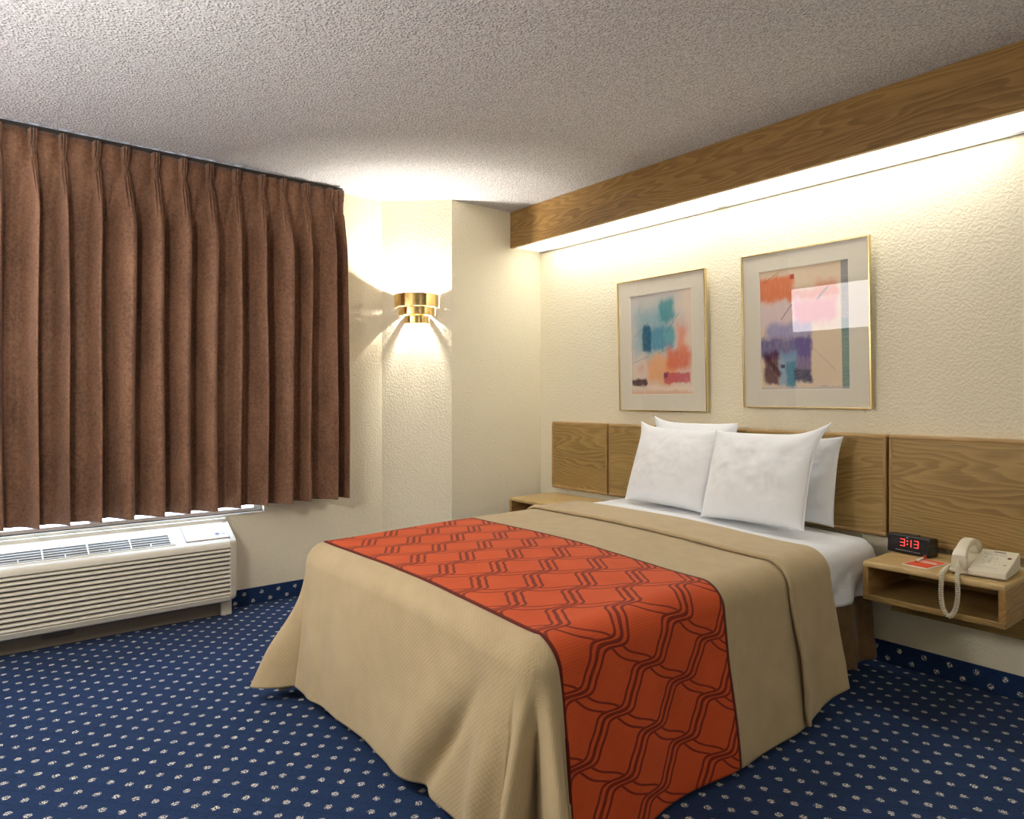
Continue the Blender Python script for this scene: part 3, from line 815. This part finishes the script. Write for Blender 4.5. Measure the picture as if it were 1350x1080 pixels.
# ------------------------------------------------------------------ card and pen
cdn = thing('notepad', 'small orange red note card with white border on the nightstand', 'note card', (-1.068, 2.895, ZT-.001), (0, 0, math.radians(-7)))
obj('paper_sheet', box(bmn(), -.047, .047, -.075, .075, 0, .003), WHITEP, cdn, world=False)
obj('printed_face', box(bmn(), -.0435, .0435, -.0715, .0715, .003, .0034), CARDR, cdn, world=False)
b = bmn()
box(b, -.036, .034, .030, .034, .0034, .0037); box(b, -.036, .020, .039, .0425, .0034, .0037)
for k in range(7): box(b, -.037+k*.0105, -.037+k*.0105+.0085, .008, .021, .0034, .0037)
obj('white_print_lines', b, WHITEP, cdn, world=False)
pn = thing('ballpoint_pen', 'short red and white ballpoint pen lying across the note card', 'pen', (-1.100, 2.940, ZT+.007), (0, 0, math.radians(94)))
obj('pen_barrel', tube(bmn(), [(-.055, 0, 0), (-.045, 0, 0), (.02, 0, 0), (.022, 0, 0)], [.0035, .0046, .0046, .0046], 14), WHITEP, pn, world=False, smooth=True)
obj('pen_tip', tube(bmn(), [(-.068, 0, 0), (-.066, 0, 0), (-.0552, 0, 0)], [.0006, .0012, .0036], 14), PENR, pn, world=False, smooth=True)
obj('pen_cap', tube(bmn(), [(.0222, 0, 0), (.060, 0, 0), (.064, 0, 0)], [.0050, .0050, .003], 14), PENR, pn, world=False, smooth=True)
obj('pen_clip', box(bmn(), .025, .058, -.0015, .0015, .0055, .0068), PENR, pn, world=False, bevel=.0005)

# ------------------------------------------------------------------ telephone
PR = math.radians(4)
tp = thing('telephone', 'ivory desk telephone with coiled cord on the nightstand', 'telephone', (-.880, 2.932, ZT), (0, 0, PR))
def phz(y): return .026+(y+.105)/.21*.044    # sloping top
b = prism(bmn(), [(-.105, .004), (-.108, .010), (-.105, .026), (.095, .068), (.105, .064), (.105, .004)], 'x', -.030, .086)
obj('dial_base', b, PHONE, tp, world=False, bevel=.004, seg=3)
b = prism(bmn(), [(-.105, .004), (-.108, .010), (-.105, .018), (.095, .050), (.105, .046), (.105, .004)], 'x', -.088, -.029)
obj('handset_cradle', b, PHONE, tp, world=False, bevel=.004, seg=3)
obj('base_foot', box(bmn(), -.080, .080, -.098, .098, 0, .005), PHONE_G, tp, world=False)
# handset: a bowed bar with two boxy ends
b = bmn(); prof = []
N = 24
secs = []
for k in range(N+1):
    s = -1+2*k/N; y = s*.104
    arch = 1-abs(s)**2.2
    zc = .053+.037*arch+.022*(s+1)/2
    endk = smooth01(.58, .80, abs(s))
    hh = .0112+.016*endk; ww = .019+.005*endk
    secs.append((y, zc-.012*endk, ww, hh))
rings = []
for (y, zc, ww, hh) in secs:
    ring = []
    for q in range(16):
        a = 2*PI*q/16; ca, sa = math.cos(a), math.sin(a)
        ring.append(b.verts.new((-.058+math.copysign(abs(ca)**.45, ca)*ww, y, zc+math.copysign(abs(sa)**.45, sa)*hh)))
    rings.append(ring)
for i in range(N):
    for q in range(16): b.faces.new([rings[i][q], rings[i+1][q], rings[i+1][(q+1) % 16], rings[i][(q+1) % 16]])
b.faces.new(rings[0][::-1]); b.faces.new(rings[-1]); bmesh.ops.recalc_face_normals(b, faces=b.faces[:])
obj('handset', b, PHONE, tp, world=False, bevel=.002, seg=2)
def on_top(x0, x1, y0, y1, h0, h1, bm=None):
    bm = bm or bmn()
    def T(y): return .026+(y+.105)/.20*.042
    vs = [bm.verts.new((x, y, T(y)+h)) for h in (h0, h1) for y in (y0, y1) for x in (x0, x1)]
    for f in ((0, 2, 3, 1), (4, 5, 7, 6), (0, 1, 5, 4), (2, 6, 7, 3), (0, 4, 6, 2), (1, 3, 7, 5)): bm.faces.new([vs[i] for i in f])
    return bm
k0 = None
for r in range(4):
    for c in range(3):
        x, y = -.008+c*.0185, -.040+r*.0185
        ko = obj('key', on_top(x, x+.0125, y, y+.011, .0, .003), PHONE_K, tp, world=False, bevel=.001)
        obj('key_mark', on_top(x+.003, x+.009, y+.003, y+.0065, .003, .0033), PHONE_G, ko, world=False)
obj('name_strip', on_top(.012, .048, .073, .081, .0, .0008), PHONE_G, tp, world=False)
obj('message_lamp', on_top(.062, .074, .026, .033, 0, .003), REDLAMP, tp, world=False, bevel=.0008)
obj('indicator_mark', on_top(.062, .070, -.035, -.031, 0, .0008), PHONE_G, tp, world=False)
for k in range(3): obj('instruction_line', on_top(-.016, .055, .044+k*.008, .0455+k*.008, 0, .0007), GREYP, tp, world=False)
obj('instruction_line', on_top(-.016, .055, -.072, -.0705, 0, .0007), GREYP, tp, world=False)
# coiled cord looping over the shelf front
ctl = [(-.0940, .000, .012), (-.100, -.060, .012), (-.098, -.110, .012), (-.095, -.160, .007), (-.093, -.1745, -.012), (-.094, -.178, -.060), (-.088, -.179, -.110), (-.068, -.180, -.139), (-.049, -.179, -.110), (-.042, -.178, -.060), (-.043, -.176, -.012), (-.048, -.150, .022), (-.056, -.118, .042), (-.058, -.104, .052)]
def cat(P, t):
    n = len(P)-1; f = min(t*n, n-1e-6); i = int(f); u = f-i
    p0, p1, p2, p3 = (Vector(P[max(0, min(n, i+d))]) for d in (-1, 0, 1, 2))
    return .5*((2*p1)+(-p0+p2)*u+(2*p0-5*p1+4*p2-p3)*u*u+(-p0+3*p1-3*p2+p3)*u**3)
dense = [cat(ctl, k/400) for k in range(401)]
acc = [0]
for k in range(400): acc.append(acc[-1]+(dense[k+1]-dense[k]).length)
L = acc[-1]; pitch = .0064; NP = 2200; pts = []; kk = 0
for q in range(NP+1):
    s = L*q/NP
    while kk < 399 and acc[kk+1] < s: kk += 1
    u = (s-acc[kk])/max(1e-9, acc[kk+1]-acc[kk]); p = dense[kk].lerp(dense[kk+1], u); d = (dense[kk+1]-dense[kk]).normalized()
    n1 = d.cross(Vector((.1, 1, .05))).normalized(); n2 = d.cross(n1)
    R = .0066*smooth01(0, .02, s)*smooth01(L, L-.05, s)
    a = 2*PI*s/pitch; pts.append(p+(n1*math.cos(a)+n2*math.sin(a))*R)
obj('coiled_cord', tube(bmn(), pts, .0019, 6), PHONE, tp, world=False, smooth=True)
b = tube(bmn(), [(.084, .075, .020), (.105, .078, .012), (.135, .085, .006), (.17, .10, .006)], .0028, 8)
obj('line_cord', b, PHONE_K, tp, world=False, smooth=True)

# ------------------------------------------------------------------ lamp on the wall opposite the bed (seen mirrored in the picture glass)
wl = thing('wall_lamp', 'long white fluorescent wall lamp mirrored in the right picture glass', 'wall lamp', (-3.2, YF, 1.83))
LX0, LX1, LZ0, LZ1 = -3.945, -2.55, 1.62, 2.075
obj('lamp_housing', box(bmn(), LX0, LX1, YF+.001, YF+.05, LZ0-.012, LZ1+.012), ACW, wl, bevel=.004)
obj('lamp_diffuser', box(bmn(), LX0+.012, LX1-.012, YF+.051, YF+.075, LZ0, LZ1), m_emit('white_lamp_diffuser', (1.0, .94, .96), 4.8), wl, bevel=.006)

# ------------------------------------------------------------------ light
def light(name, kind, loc, energy, color, rot=(0, 0, 0), **kw):
    l = bpy.data.lights.new(name, kind); l.energy = energy; l.color = color
    for k, v in kw.items(): setattr(l, k, v)
    o = bpy.data.objects.new(name, l); COL.objects.link(o); o.location = loc; o.rotation_euler = rot
    return o
scl = Vector((.055, 0, 0)); scl.rotate(Euler((0, 0, ang)))
light('sconce_bulb_light', 'POINT', (scc.x+scl.x, scc.y+scl.y, SZ), 72, (1.0, .93, .83), shadow_soft_size=.016)
light('fill_light_left', 'POINT', (-2.0, -.17, 1.62), 33, (1.0, .96, .92), shadow_soft_size=.12)  # added fill from the foot side of the bed, no lamp modelled here
light('fill_light_right', 'POINT', (1.5, .8, 1.9), 14, (1.0, .96, .91), shadow_soft_size=.15)  # added fill brightening the right wall and nightstand, no fixture behind it
pt = light('window_daylight_portal', 'AREA', (XW-.10, (WY0+WY1)/2, (WZ0+WZ1)/2), 1, (1, 1, 1), (0, -PI/2, 0), shape='RECTANGLE', size=WZ1-WZ0, size_y=WY1-WY0)
pt.data.cycles.is_portal = True
w = bpy.data.worlds.new('daylight'); S.world = w; w.use_nodes = True
nt = w.node_tree; nt.nodes.clear()
bg = nt.nodes.new('ShaderNodeBackground'); bg.inputs[0].default_value = (.52, .72, 1.0, 1); bg.inputs[1].default_value = 11.0
ow = nt.nodes.new('ShaderNodeOutputWorld'); nt.links.new(bg.outputs[0], ow.inputs[0])

# ------------------------------------------------------------------ camera
cam = bpy.data.cameras.new('camera'); co = bpy.data.objects.new('camera', cam); COL.objects.link(co)
cam.sensor_fit = 'HORIZONTAL'; cam.sensor_width = 36; cam.lens = 908/1350*36
cam.shift_y = -15/1350; cam.clip_start = .01
co.location = (0, 0, CAM_H); co.rotation_euler = (PI/2, 0, math.radians(51.2))
S.camera = co
S.view_settings.view_transform = 'Standard'; S.view_settings.look = 'None'; S.view_settings.gamma = 1.0; S.view_settings.use_curve_mapping = False
S.view_settings.exposure = .58
